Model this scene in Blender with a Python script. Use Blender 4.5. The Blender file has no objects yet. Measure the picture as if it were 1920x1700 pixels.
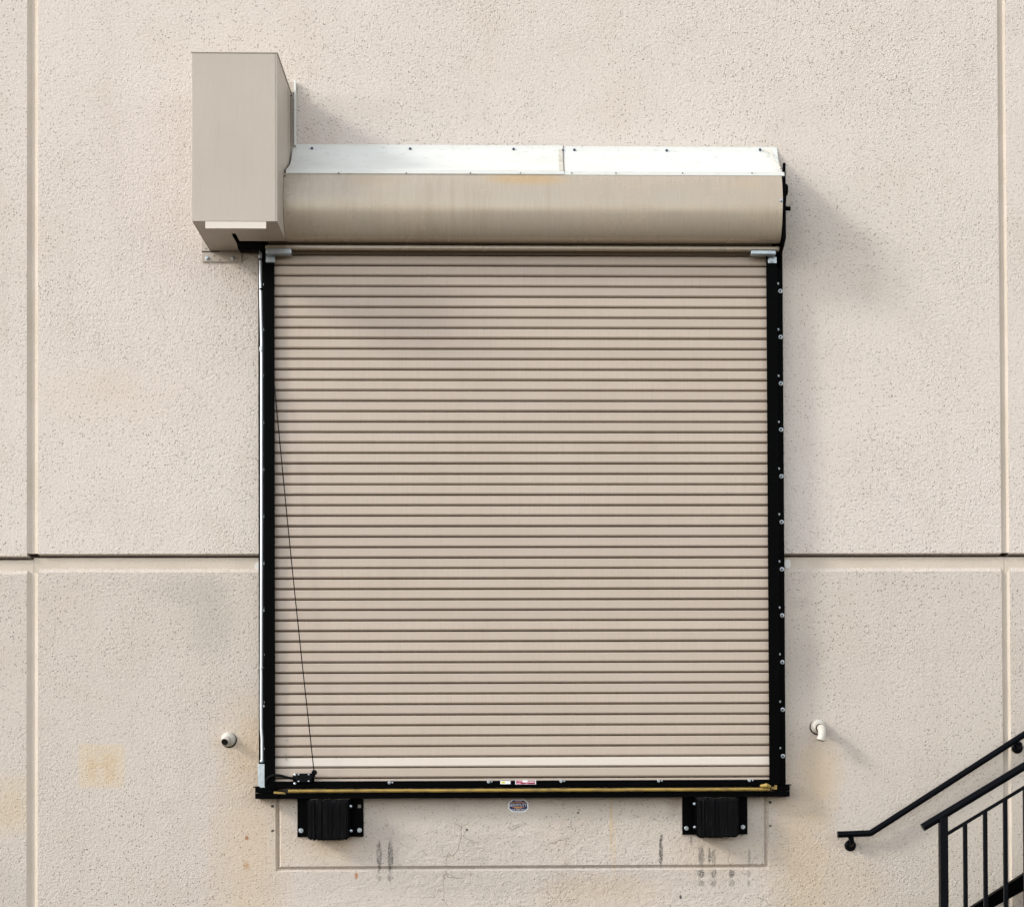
import bpy, bmesh, math, random
from mathutils import Vector, Matrix
random.seed(7)
S = bpy.context.scene
COL = S.collection
R = math.radians

# ------------------------------------------------------------------ camera
CAM = Vector((0.133, -9.5, 1.2))
YAW, PITCH, ROLL, FPX, PPX, PPY = 0.0205, 0.01385, -0.00418, 2853.47, 1060.39, 1448.99
_f = Vector((math.sin(YAW)*math.cos(PITCH), math.cos(YAW)*math.cos(PITCH), math.sin(PITCH)))
_r0 = Vector((math.cos(YAW), -math.sin(YAW), 0)); _u0 = _r0.cross(_f)
_r = _r0*math.cos(ROLL) + _u0*math.sin(ROLL); _u = -_r0*math.sin(ROLL) + _u0*math.cos(ROLL)
cd = bpy.data.cameras.new('camera'); cam = bpy.data.objects.new('camera', cd); COL.objects.link(cam)
m = Matrix((( _r.x, _u.x, -_f.x, CAM.x), (_r.y, _u.y, -_f.y, CAM.y), (_r.z, _u.z, -_f.z, CAM.z), (0, 0, 0, 1)))
cam.matrix_world = m
cd.sensor_fit = 'HORIZONTAL'; cd.sensor_width = 36; cd.lens = FPX/1920*36
cd.shift_x = (960-PPX)/1920; cd.shift_y = (PPY-850)/1920
cd.clip_start = 0.1; cd.clip_end = 2000
S.camera = cam

def at(px, py, d):
    """point of the place, d metres in front of the wall face, seen at photograph position px, py"""
    v = _f + _r*((px-PPX)/FPX) - _u*((py-PPY)/FPX)
    return CAM + v*((-d-CAM.y)/v.y)

# ------------------------------------------------------------------ sky and sun
SUN_TO = Vector((-2.6, -1.0, 1.45)).normalized()
W = bpy.data.worlds.new('World'); S.world = W; W.use_nodes = True
nt = W.node_tree; nt.nodes.clear()
sky = nt.nodes.new('ShaderNodeTexSky'); sky.sky_type = 'NISHITA'; sky.sun_disc = False
sky.sun_elevation = math.asin(SUN_TO.z)
sky.sun_rotation = math.atan2(SUN_TO.x, SUN_TO.y)
sky.air_density = 1.4; sky.dust_density = 0.4; sky.ozone_density = 0.6
hs = nt.nodes.new('ShaderNodeHueSaturation'); hs.inputs['Saturation'].default_value = 0.30
bg = nt.nodes.new('ShaderNodeBackground'); bg.inputs['Strength'].default_value = 0.15
wo = nt.nodes.new('ShaderNodeOutputWorld')
nt.links.new(sky.outputs[0], hs.inputs['Color']); nt.links.new(hs.outputs[0], bg.inputs['Color']); nt.links.new(bg.outputs[0], wo.inputs[0])
sl = bpy.data.lights.new('sun', 'SUN'); sl.energy = 0.95; sl.angle = R(10); sl.color = (1.0, 0.95, 0.87)
sun = bpy.data.objects.new('sun', sl); COL.objects.link(sun)
sun.rotation_euler = SUN_TO.to_track_quat('Z', 'Y').to_euler(); sun.location = (-8, -6, 9)
S.view_settings.view_transform = 'Standard'; S.view_settings.look = 'None'
S.view_settings.gamma = 1; S.view_settings.exposure = 1.24
S.cycles.denoising_prefilter = 'NONE'
S.cycles.max_bounces = 5; S.cycles.diffuse_bounces = 2; S.cycles.glossy_bounces = 3; S.cycles.transmission_bounces = 1; S.cycles.volume_bounces = 0
S.cycles.caustics_reflective = False; S.cycles.caustics_refractive = False

# ------------------------------------------------------------------ material helpers
class NT:
    def __init__(s, name):
        s.m = bpy.data.materials.new(name); s.m.use_nodes = True
        s.t = s.m.node_tree; s.b = s.t.nodes['Principled BSDF']; s.p = None
    def n(s, typ, **kw):
        x = s.t.nodes.new(typ)
        for k, v in kw.items(): setattr(x, k, v)
        return x
    def set(s, sock, v):
        if hasattr(v, 'is_output') or isinstance(v, bpy.types.NodeSocket): s.t.links.new(v, sock)
        elif v is not None: sock.default_value = v
    def pos(s):
        if s.p is None: s.p = s.n('ShaderNodeNewGeometry').outputs['Position']
        return s.p
    def math(s, op, a, b=None, c=None, clamp=False):
        x = s.n('ShaderNodeMath', operation=op, use_clamp=clamp)
        s.set(x.inputs[0], a)
        if b is not None: s.set(x.inputs[1], b)
        if c is not None: s.set(x.inputs[2], c)
        return x.outputs[0]
    def vmath(s, op, a, b=None):
        x = s.n('ShaderNodeVectorMath', operation=op)
        s.set(x.inputs[0], a)
        if b is not None: s.set(x.inputs[1], b)
        return x
    def noise(s, scale, detail=3, rough=.55, vec=None, dist=0):
        x = s.n('ShaderNodeTexNoise'); s.set(x.inputs['Vector'], vec or s.pos())
        x.inputs['Scale'].default_value = scale; x.inputs['Detail'].default_value = detail
        x.inputs['Roughness'].default_value = rough; x.inputs['Distortion'].default_value = dist
        return x.outputs[0]
    def vor(s, scale, feature='F1', vec=None, rand=1):
        x = s.n('ShaderNodeTexVoronoi', feature=feature); s.set(x.inputs['Vector'], vec or s.pos())
        x.inputs['Scale'].default_value = scale; x.inputs['Randomness'].default_value = rand
        return x
    def ramp(s, v, lo, hi, a=0., b=1.):
        x = s.n('ShaderNodeMapRange', interpolation_type='SMOOTHSTEP')
        s.set(x.inputs[0], v); x.inputs[1].default_value = lo; x.inputs[2].default_value = hi
        x.inputs[3].default_value = a; x.inputs[4].default_value = b
        return x.outputs[0]
    def mix(s, f, a, b):
        x = s.n('ShaderNodeMix', data_type='RGBA')
        s.set(x.inputs[0], f)
        for i, v in ((6, a), (7, b)):
            if isinstance(v, tuple): x.inputs[i].default_value = (*v, 1)
            else: s.set(x.inputs[i], v)
        return x.outputs[2]
    def bump(s, h, strength=.5, dist=.01):
        x = s.n('ShaderNodeBump'); s.set(x.inputs['Height'], h)
        x.inputs['Strength'].default_value = strength; x.inputs['Distance'].default_value = dist
        s.t.links.new(x.outputs[0], s.b.inputs['Normal'])
    def scalevec(s, sx, sy, sz):
        return s.vmath('MULTIPLY', s.pos(), (sx, sy, sz)).outputs[0]
    def fin(s, col, rough=.5, metal=0., spec=.5):
        if isinstance(col, tuple): s.b.inputs['Base Color'].default_value = (*col, 1)
        else: s.set(s.b.inputs['Base Color'], col)
        s.set(s.b.inputs['Roughness'], rough); s.set(s.b.inputs['Metallic'], metal)
        s.b.inputs['Specular IOR Level'].default_value = spec
        return s.m

WARP = {}
def ell(t, px, py, rx, ry, soft=.5, warp=.35, ns=9., square=False):
    """soft ragged-edged spot on the wall, centre and radii in photograph pixels"""
    c = at(px, py, 0)
    key = (t.m.name, ns)
    if key not in WARP: WARP[key] = t.noise(ns, 4, .6)
    d = t.vmath('SUBTRACT', t.pos(), (c.x, 0, c.z)).outputs[0]
    d = t.vmath('MULTIPLY', d, (297./rx, 0, 297./ry)).outputs[0]
    if square:
        d = t.vmath('ABSOLUTE', d).outputs[0]; sx = t.n('ShaderNodeSeparateXYZ'); t.set(sx.inputs[0], d)
        l = t.math('SMOOTH_MAX', sx.outputs[0], sx.outputs[2], .3)
    else: l = t.vmath('LENGTH', d).outputs['Value']
    l = t.math('ADD', l, t.math('MULTIPLY_ADD', WARP[key], 2*warp, -warp))
    return t.ramp(l, 1.-soft, 1.+soft*.6, 1., 0.)

def wall_material(name, spots, scuffs_and_hole_shade=(), cracks=False, tint=1.0):
    WALL_A, WALL_B, WALL_C = [tuple(x*k for x, k in zip(c, (tint, tint*(.992 if tint < 1 else 1), tint*(.97 if tint < 1 else 1)))) for c in (WALLS)]
    t = NT(name)
    big = t.noise(.55, 3, .5); mid = t.noise(2.6, 4, .6)
    col = t.mix(t.ramp(big, .35, .65), WALL_A, WALL_B)
    col = t.mix(t.ramp(mid, .45, .75, 0, .35), col, WALL_C)
    streak = t.noise(1., 4, .6, vec=t.scalevec(5., 5., .35))
    col = t.mix(t.ramp(streak, .52, .8, 0, .24), col, (.46, .385, .31))
    fine = t.noise(105, 2, .6)
    med = t.noise(50, 1, .5)
    col = t.mix(t.ramp(fine, .52, .68, 0, .48), col, (.40, .34, .28))
    col = t.mix(t.ramp(fine, .30, .46, .30, 0), col, (.76, .69, .63))
    v = t.vor(66, 'F1')
    keep = t.math('GREATER_THAN', t.vmath('DOT_PRODUCT', v.outputs['Color'], (1, 0, 0)).outputs['Value'], .40)
    size = t.vmath('DOT_PRODUCT', v.outputs['Color'], (0, .17, 0)).outputs['Value']
    pit = t.math('MULTIPLY', t.ramp(t.math('SUBTRACT', v.outputs['Distance'], size), .04, .17, 1, 0), keep)
    v2 = t.vor(9.5, 'F1')
    keep2 = t.math('GREATER_THAN', t.vmath('DOT_PRODUCT', v2.outputs['Color'], (1, 0, 0)).outputs['Value'], .72)
    pit2 = t.math('MULTIPLY', t.ramp(v2.outputs['Distance'], .035, .07, 1, 0), keep2)
    pits = t.math('MAXIMUM', pit, pit2)
    h = t.math('ADD', t.math('MULTIPLY', fine, .7), t.math('MULTIPLY', med, .6))
    pits = t.math('MULTIPLY', pits, t.ramp(t.noise(1.1, 2, .5), .3, .7, .5, 1.))
    h = t.math('SUBTRACT', h, t.math('MULTIPLY', pits, .42))
    col = t.mix(t.math('MULTIPLY', pits, .8), col, (.19, .15, .12))
    for (px, py, rx, ry, amt, c, soft) in spots:
        col = t.mix(t.math('MULTIPLY', ell(t, px, py, rx, ry, soft, *((.8, 60.) if min(rx, ry) < 12 else (.18 if c is PATCH else .45, 9.)), square=(c is PATCH)), amt), col, c)
    if cracks:
        wv = t.vmath('ADD', t.pos(), t.vmath('MULTIPLY', t.n('ShaderNodeTexNoise').outputs['Color'], (.0, 0, 0)).outputs[0]).outputs[0]
        nn = t.n('ShaderNodeTexNoise'); t.set(nn.inputs['Vector'], t.pos()); nn.inputs['Scale'].default_value = 7; nn.inputs['Detail'].default_value = 2
        wv = t.vmath('ADD', t.pos(), t.vmath('MULTIPLY', nn.outputs['Color'], (.16, 0, .16)).outputs[0]).outputs[0]
        e = t.vor(3.4, 'DISTANCE_TO_EDGE', vec=wv).outputs['Distance']
        line = t.ramp(e, .001, .010, 1, 0)
        gate = t.ramp(t.noise(2.2, 2, .5), .50, .60)
        xz = t.n('ShaderNodeSeparateXYZ'); t.set(xz.inputs[0], t.pos())
        reg = t.math('MULTIPLY', t.ramp(xz.outputs[2], 1.0, 1.12, 1, 0), t.math('MULTIPLY', t.ramp(xz.outputs[0], -1.5, -1.2), t.ramp(xz.outputs[0], 1.5, 1.9, 1, 0)))
        line = t.math('MULTIPLY', t.math('MULTIPLY', line, gate), reg)
        col = t.mix(t.math('MULTIPLY', line, .42), col, (.20, .14, .09))
        h = t.math('SUBTRACT', h, t.math('MULTIPLY', line, .35))
        # patched, coarser trowelled render under the sill
        tro = t.noise(11, 3, .6, vec=t.scalevec(1., 1., 1.5), dist=.6)
        h = t.math('ADD', h, t.math('MULTIPLY', t.math('MULTIPLY', tro, reg), 1.5))
    if scuffs_and_hole_shade:
        rub = t.math('MULTIPLY', t.ramp(t.noise(150, 2, .6), .36, .50), t.ramp(t.noise(1., 2, .6, vec=t.scalevec(90, 1, 9)), .28, .48))
    for (px, py, rx, ry, amt) in scuffs_and_hole_shade:
        k = ell(t, px, py, rx*1.15, ry*1.1, .35, .9, 55.)
        if ry > 4: k = t.math('MULTIPLY', k, rub)
        col = t.mix(t.math('MULTIPLY', k, amt), col, (.035, .035, .037))
    h = t.math('MULTIPLY', h, t.ramp(t.noise(.9, 3, .6), .32, .68, .45, 1.))
    t.bump(h, .85, .0092)
    return t.fin(col, .88, 0, .25)

WALL_A = (.665, .592, .545); WALL_B = (.65, .58, .517); WALL_C = (.57, .49, .41); WALLS = (WALL_A, WALL_B, WALL_C)
OCH = (.56, .40, .23); PATCH = (.60, .495, .37); GREY = (.40, .355, .32)
M = {}
M['wall_up'] = wall_material('stucco_upper', [
    (215, 740, 190, 60, .10, OCH, .9), 
    (770, 120, 500, 90, .10, WALL_C, .9), (1500, 420, 120, 60, .12, GREY, .9), (1600, 640, 90, 200, .12, WALL_B, .9)])
M['wall_low'] = wall_material('stucco_lower', [
    (475, 1400, 60, 80, .42, OCH, .9), (470, 1600, 70, 190, .40, OCH, .9), (395, 1165, 45, 75, .45, GREY, .8), (350, 1105, 70, 30, .35, GREY, .8),
    (190, 1435, 43, 41, .72, PATCH, .12), (172, 1440, 10, 24, .40, OCH, .5), (205, 1425, 14, 14, .4, OCH, .5), (206, 1452, 12, 16, .4, OCH, .5), (188, 1433, 14, 6, .3, OCH, .5),
    (1540, 1450, 38, 80, .38, OCH, .8), (1500, 1560, 60, 160, .38, OCH, .9), (1560, 1660, 90, 80, .22, OCH, .9),
    (1510, 1240, 34, 60, .4, GREY, .9), (1500, 1130, 22, 12, .2, GREY, .5),
    (1146, 1540, 3.2, 70, .55, OCH, .6), (1153, 1600, 3, 60, .3, OCH, .6), (620, 1590, 70, 40, .35, OCH, .9), (1340, 1600, 90, 40, .22, OCH, .9),
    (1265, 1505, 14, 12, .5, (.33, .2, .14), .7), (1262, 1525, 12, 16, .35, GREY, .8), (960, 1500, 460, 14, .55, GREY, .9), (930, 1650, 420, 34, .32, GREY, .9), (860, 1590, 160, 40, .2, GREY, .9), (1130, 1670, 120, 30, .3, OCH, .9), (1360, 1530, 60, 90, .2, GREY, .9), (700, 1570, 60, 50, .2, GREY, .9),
    (668, 1641, 3, 7, .8, (.4, .16, .06), .4), (463, 1570, 4, 4, .8, (.3, .12, .05), .4), (462, 1622, 5, 8, .5, (.42, .2, .08), .5),
    (1900, 1430, 16, 12, .5, OCH, .7)],
    scuffs_and_hole_shade=[(711, 1605, 4, 26, .8), (732, 1605, 4.5, 30, .75), (711, 1645, 4, 6, .4), (731, 1645, 4, 6, .6), (1239, 1597, 3.2, 24, .9), (1240, 1570, 2.5, 7, .7),
            (1296, 1575, 2, 9, .5), (1315, 1603, 5, 18, .65), (1330, 1603, 2.5, 14, .7), (1338, 1606, 4.5, 14, .5), (1405, 1605, 2.5, 16, .4),
            (1315, 1637, 5, 7, .8), (1338, 1637, 5, 7, .7), (1372, 1637, 5, 7, .7), (1404, 1637, 4, 7, .4), (1315, 1655, 5, 6, .5), (1338, 1655, 5, 6, .5), (1372, 1655, 5, 6, .45), (1404, 1655, 3, 6, .5),
            (511, 1511, 2.6, 2.6, .95), (511, 1557, 3, 2.4, .9), (1444, 1503, 2.6, 2.6, .95), (1444, 1548, 2.6, 2.6, .8), (876, 1555, 2.6, 2, .9), (1084, 1523, 2, 2, .9), (1276, 1681, 2.5, 3, .9)],  # small round dots: the shade in drilled holes, painted dark
    cracks=True, tint=.88)
M['wall_side_up'] = wall_material('stucco_side_upper', [])
M['wall_side'] = wall_material('stucco_side', tint=.88, spots=[(15, 1510, 45, 55, .45, PATCH, .3), (20, 1515, 26, 36, .18, OCH, .5), (0, 1670, 90, 50, .25, GREY, .6)])
t = NT('joint_bottom'); n1 = t.noise(3, 4); M['joint'] = (t.bump(t.noise(70, 3), .5, .006), t.fin(t.mix(t.ramp(n1, .3, .7), (.61, .53, .455), (.55, .475, .395)), .9, 0, .2))[1]

def paint(name, c1, c2, rough=.42, spec=.5, vs=(1., 1., 1.), ns=3., bump=.0, brush=0., vary=0., stains=(), runs=0., metal=0.):
    t = NT(name)
    n1 = t.noise(ns, 4, .6, vec=t.scalevec(*vs))
    col = t.mix(t.ramp(n1, .3, .7), c1, c2)
    if brush:
        g = t.noise(1., 3, .7, vec=t.scalevec(220, 20, 6))
        col = t.mix(t.ramp(g, .35, .75, 0, brush), col, tuple(x*.72 for x in c1))
    if runs:
        g2 = t.math('MULTIPLY', t.noise(1., 4, .65, vec=t.scalevec(26, 8, 1.1)), t.noise(1.7, 2))
        col = t.mix(t.ramp(g2, .22, .42, 0, runs), col, tuple(x*k for x, k in zip(c1, (.70, .66, .60))))
    if vary:
        oi = t.n('ShaderNodeObjectInfo').outputs['Random']
        col = t.mix(t.math('MULTIPLY', oi, vary), col, tuple(x*.82 for x in c1))
    for (px, py, rx, ry, amt, c, d) in stains:
        P = at(px, py, d); dv = t.vmath('MULTIPLY', t.vmath('SUBTRACT', t.pos(), (P.x, 0, P.z)).outputs[0], (297./rx, 0, 297./ry)).outputs[0]
        l = t.math('ADD', t.vmath('LENGTH', dv).outputs['Value'], t.math('MULTIPLY_ADD', n1, 1.2, -.6))
        col = t.mix(t.ramp(l, .2, 1.1, amt, 0), col, c)
    sp = t.noise(240, 2, .6)
    col = t.mix(t.ramp(sp, .58, .78, 0, .22), col, tuple(x*.6 for x in c1))
    if bump: t.bump(t.noise(9, 3, vec=t.scalevec(1, 1, .6)), bump, .01)
    return t.fin(col, t.ramp(n1, .2, .8, rough-.06, rough+.06), metal, spec)

M['slat'] = paint('slat_paint', (.55, .455, .382), (.52, .428, .352), .5, .4, vs=(1.2, 1, 3.), ns=1.6, brush=.35, vary=.6, runs=.12, bump=.02)
M['slat_new'] = paint('slat_paint_clean', (.70, .625, .555), (.68, .605, .53), .45, .4)
M['cover'] = paint('cover_paint', (.475, .413, .352), (.455, .395, .333), .42, .45, ns=2.2, bump=.04, runs=.10, brush=.15)
M['hood'] = paint('hood_paint', (.47, .40, .32), (.48, .395, .30), .27, .7, vs=(1.5, 1, 2), ns=1.4, brush=.5, bump=.04, runs=.4, metal=.2, stains=((985, 336, 90, 16, .6, (.52, .33, .14), .28), (700, 340, 60, 14, .3, (.48, .34, .2), .28), (1400, 345, 60, 25, .25, (.5, .38, .26), .28)))
t = NT('flashing_paint'); n1 = t.noise(3.5, 5, .65, vec=t.scalevec(1, 2.5, 2.5)); n2 = t.noise(16, 4, .7, vec=t.scalevec(1, 3, 3))
c = t.mix(t.ramp(n1, .45, .75, 0, .35), (.68, .68, .65), (.56, .55, .48)); c = t.mix(t.ramp(n2, .57, .72, 0, .6), c, (.42, .40, .31))
M['flash'] = t.fin(c, .38, 0, .5)
t = NT('black_steel'); n1 = t.noise(14, 4, .6); M['black'] = t.fin(t.mix(t.ramp(n1, .5, .8, 0, .5), (.0006, .0006, .0008), (.002, .002, .0024)), .40, 0, .03)
t = NT('black_rubber'); n1 = t.noise(30, 4, .7, vec=t.scalevec(3, 1, .3)); M['rubber'] = t.fin(t.mix(t.ramp(n1, .5, .8), (.003, .003, .0036), (.022, .0215, .024)), .75, 0, .08)
t = NT('black_enamel'); n1 = t.noise(25, 4, .6); M['rail'] = t.fin(t.mix(t.ramp(n1, .5, .8), (.0022, .0026, .0042), (.0045, .005, .0075)), .34, 0, .07)
t = NT('galvanised'); n1 = t.vor(60); M['galv'] = t.fin(t.mix(t.vmath('DOT_PRODUCT', n1.outputs['Color'], (.6, .4, 0)).outputs['Value'], (.50, .54, .57), (.36, .41, .45)), .36, .75)
t = NT('bright_conduit'); M['emt'] = t.fin((.58, .61, .64), .36, .5)
t = NT('dark_steel_reflection'); M['steel'] = t.fin((.07, .10, .14), .3, .85)
t = NT('zinc_bolt'); M['zinc'] = t.fin((.42, .46, .50), .34, .9)
t = NT('pvc_paint'); n1 = t.noise(20, 4); M['pvc'] = t.fin(t.mix(t.ramp(n1, .5, .75), (.58, .54, .48), (.42, .37, .30)), .5)
t = NT('yellow_rubber'); n1 = t.noise(12, 5, .7, vec=t.scalevec(1, 3, 3)); M['yellow'] = t.fin(t.mix(t.ramp(n1, .4, .75), (.36, .235, .05), (.12, .08, .025)), .65)
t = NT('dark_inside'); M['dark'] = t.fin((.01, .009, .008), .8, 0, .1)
t = NT('asphalt'); n1 = t.noise(.6, 5); n2 = t.noise(90, 2); t.bump(n2, .5, .004); M['ground'] = t.fin(t.mix(n1, (.072, .057, .041), (.105, .085, .063)), .85)
t = NT('tread_steel'); n1 = t.noise(12, 4); M['tread'] = t.fin(t.mix(n1, (.03, .027, .025), (.09, .08, .07)), .7)
def flat(name, c, rough=.45): return NT(name).fin(c, rough)
M['white'] = flat('white_print', (.82, .83, .86)); M['navy'] = flat('navy_print', (.010, .014, .09)); M['orange'] = flat('orange_print', (.70, .30, .06))
M['maroon'] = flat('maroon_print', (.30, .016, .05)); M['lemon'] = flat('lemon_print', (.75, .70, .05)); M['pink'] = flat('pink_print', (.72, .35, .45))
M['lap_shade'] = flat('lap_shade_tone', (.17, .14, .10), .8); M['sealant'] = flat('sealant', (.72, .70, .67), .7)  # first tone is the shade line beside the flashing lap

# ------------------------------------------------------------------ mesh helpers
class MB:
    def __init__(s): s.v = []; s.f = []
    def add(s, vs, fs):
        o = len(s.v); s.v += [tuple(p) for p in vs]; s.f += [tuple(i+o for i in f) for f in fs]; return s
    def box(s, x0, x1, d0, d1, z0, z1):
        y0, y1 = -d1, -d0
        return s.add([(x0, y0, z0), (x1, y0, z0), (x1, y1, z0), (x0, y1, z0), (x0, y0, z1), (x1, y0, z1), (x1, y1, z1), (x0, y1, z1)],
                     [(0, 3, 2, 1), (4, 5, 6, 7), (0, 1, 5, 4), (1, 2, 6, 5), (2, 3, 7, 6), (3, 0, 4, 7)])
    def prism_x(s, prof, x0, x1):
        """profile of (d, z) points extruded from x0 to x1"""
        n = len(prof)
        vs = [(x0, -d, z) for d, z in prof] + [(x1, -d, z) for d, z in prof]
        fs = [(i, (i+1) % n, n+(i+1) % n, n+i) for i in range(n)]
        fs += [tuple(range(n-1, -1, -1)), tuple(range(n, 2*n))]
        return s.add(vs, fs)
    def prism_d(s, prof, d0, d1):
        """outline of (x, z) points given thickness from d0 to d1"""
        n = len(prof)
        vs = [(x, -d1, z) for x, z in prof] + [(x, -d0, z) for x, z in prof]
        fs = [(i, (i+1) % n, n+(i+1) % n, n+i) for i in range(n)]
        fs += [tuple(range(n-1, -1, -1)), tuple(range(n, 2*n))]
        return s.add(vs, fs)
    def tube(s, path, rad, n=14, caps=True):
        P = [Vector(p) for p in path]; rr = rad if isinstance(rad, (list, tuple)) else [rad]*len(P)
        up = None; rings = []; o = len(s.v)
        for i, p in enumerate(P):
            a = (P[i]-P[i-1]).normalized() if i else None
            b = (P[i+1]-P[i]).normalized() if i < len(P)-1 else None
            t = ((a or b) + (b or a)).normalized()
            if up is None: up = t.orthogonal().normalized()
            up = (up - t*up.dot(t)).normalized(); w = t.cross(up)
            k = 1.
            if a and b: k = 1/max(.5, a.dot(t))
            for j in range(n):
                an = 2*math.pi*j/n
                s.v.append(tuple(p + (up*math.cos(an) + w*math.sin(an))*rr[i]))
        for i in range(len(P)-1):
            for j in range(n):
                s.f.append((o+i*n+j, o+i*n+(j+1) % n, o+(i+1)*n+(j+1) % n, o+(i+1)*n+j))
        if caps:
            s.f.append(tuple(o+j for j in range(n-1, -1, -1))); s.f.append(tuple(o+(len(P)-1)*n+j for j in range(n)))
        return s
    def lathe(s, c, axis, prof, n=24):
        """surface of revolution: (distance along axis, radius) points from c"""
        c = Vector(c); ax = Vector(axis).normalized(); u = ax.orthogonal().normalized(); w = ax.cross(u); o = len(s.v)
        for h, r in prof:
            for j in range(n):
                a = 2*math.pi*j/n; s.v.append(tuple(c+ax*h+(u*math.cos(a)+w*math.sin(a))*r))
        for i in range(len(prof)-1):
            for j in range(n): s.f.append((o+i*n+j, o+i*n+(j+1) % n, o+(i+1)*n+(j+1) % n, o+(i+1)*n+j))
        s.f.append(tuple(o+j for j in range(n-1, -1, -1))); s.f.append(tuple(o+(len(prof)-1)*n+j for j in range(n)))
        return s
    def build(s, name, mat, parent=None, bevel=0, smooth=True, seg=2, origin=None):
        lo = [min(p[i] for p in s.v) for i in range(3)]; hi = [max(p[i] for p in s.v) for i in range(3)]
        c = Vector(origin) if origin is not None else Vector([(a+b)/2 for a, b in zip(lo, hi)])
        me = bpy.data.meshes.new(name); me.from_pydata([tuple(Vector(p)-c) for p in s.v], [], s.f)
        bm = bmesh.new(); bm.from_mesh(me); bmesh.ops.recalc_face_normals(bm, faces=bm.faces); bm.to_mesh(me); bm.free()
        me.materials.append(M[mat] if isinstance(mat, str) else mat)
        if smooth:
            me.polygons.foreach_set('use_smooth', [True]*len(me.polygons)); me.set_sharp_from_angle(angle=R(32))
        o = bpy.data.objects.new(name, me); COL.objects.link(o)
        place(o, c, parent)
        if bevel:
            b = o.modifiers.new('bevel', 'BEVEL'); b.width = bevel; b.segments = seg; b.limit_method = 'ANGLE'; b.angle_limit = R(40)
        return o
WL = {}
def place(o, world, parent=None):
    WL[o.name] = Vector(world)
    if parent is not None:
        o.parent = parent; o.location = Vector(world) - WL[parent.name]
    else: o.location = world
def copy_to(o, world, parent):
    c = o.copy(); COL.objects.link(c); place(c, world, parent); return c
def thing(name, label, cat, loc, group=None):
    o = bpy.data.objects.new(name, None); COL.objects.link(o); o.empty_display_size = .1
    place(o, loc); tag(o, label, cat, group); return o
def tag(o, label, cat, group=None):
    o['label'] = label; o['category'] = cat
    if group: o['group'] = group
    return o
def bolt(name, c, r, h, parent, mat='zinc', washer=True, axis=(0, -1, 0), hexa=True):
    mb = MB()
    if washer: mb.lathe(c, axis, [(0, r), (h*.3, r), (h*.34, r*.93)], 18)
    base = Vector(c)+Vector(axis)*(h*.34 if washer else 0)
    mb.lathe(base, axis, [(0, r*.62 if washer else r), (h*.55, r*.6 if washer else r), (h*.7, r*.45 if washer else r*.7)], 6 if hexa else 14)
    return mb.build(name, mat, parent)

# ------------------------------------------------------------------ ground
g = MB().add([(-400, 1.5, 0), (400, 1.5, 0), (400, -800, 0), (-400, -800, 0)], [(0, 1, 2, 3)]).build('ground', 'ground', smooth=False)
g['kind'] = 'structure'

# ------------------------------------------------------------------ the concrete wall with its reveals
wall = thing('warehouse_wall', 'beige stuccoed concrete wall with recessed panel joints behind the rolling door', 'wall', (0, 0, 0))
TOP = 8.4; RD = .034; CH = .008
JL0, JL1 = at(50.5, 700, 0).x, at(71.5, 700, 0).x          # left vertical joint, outer chamfer edges
JR0, JR1 = at(1875.5, 800, 0).x, at(1891, 800, 0).x
JT, JB = at(960, 1037.5, 0).z, at(960, 1072, 0).z
def panel(x0, x1, z0, z1, mat, cl=0, cr=0, cb=CH, ct=.029):
    """slab with chamfered rims; x0..z1 bound its front face"""
    a = [(x0, 0, z0), (x1, 0, z0), (x1, 0, z1), (x0, 0, z1)]
    b = [(x0-cl, RD, z0-cb), (x1+cr, RD, z0-cb), (x1+cr, RD, z1+ct), (x0-cl, RD, z1+ct)]
    c = [(p[0], .16, p[2]) for p in b]
    fs = [(0, 1, 2, 3)] + [(i, 4+i, 4+(i+1) % 4, (i+1) % 4) for i in range(4)] + [(4+i, 8+i, 8+(i+1) % 4, 4+(i+1) % 4) for i in range(4)]
    return MB().add(a+b+c, fs).build('wall_panel', mat, wall, smooth=False)
panel(-9.2, JL0, JT-.013, TOP, 'wall_side_up'); panel(-9.2, JL0, 0.03, JB-.010, 'wall_side')
panel(JL1, JR0, JT, TOP, 'wall_up')
panel(JR1, 9.2, JT, TOP, 'wall_side_up'); panel(JR1, 9.2, .03, JB, 'wall_side')
# centre lower panel carries a V groove framing the dock face under the sill
gl, gr, gb, gt = at(521.5, 1570, 0).x, at(1437, 1570, 0).x, at(980, 1626.5, 0).z, 1.215
gw, gd = .0165, .021
xs = [JL1, gl-gw, gl, gl+gw, gr-gw, gr, gr+gw, JR0]
zs = [.03, gb-gw, gb, gb+gw, gt-gw, gt, gt+gw, JB, JB+.029]
def hgt(i, j):
    x, z = xs[i], zs[j]
    if j == 8: return RD
    if (i in (2, 5) and 2 <= j <= 5) or (j in (2, 5) and 2 <= i <= 5): return gd
    return 0.
NX, NZ = len(xs), len(zs)
vs = [(xs[i], hgt(i, j), zs[j]) for j in range(NZ) for i in range(NX)]
fs = []
for j in range(NZ-1):
    for i in range(NX-1):
        a, b, c, d = j*NX+i, j*NX+i+1, (j+1)*NX+i+1, (j+1)*NX+i
        if (i, j) in ((1, 1), (5, 5), (2, 2), (4, 4)): fs += [(a, b, c), (a, c, d)]
        elif (i, j) in ((1, 5), (5, 1), (2, 4), (4, 2)): fs += [(a, b, d), (b, c, d)]
        else: fs.append((a, b, c, d))
MB().add(vs, fs).build('wall_panel', 'wall_low', wall, smooth=False)
MB().box(-9.3, 9.3, -.5, -.12, 0.0, TOP+.05).build('joint_backing', 'joint', wall, smooth=False)
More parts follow.
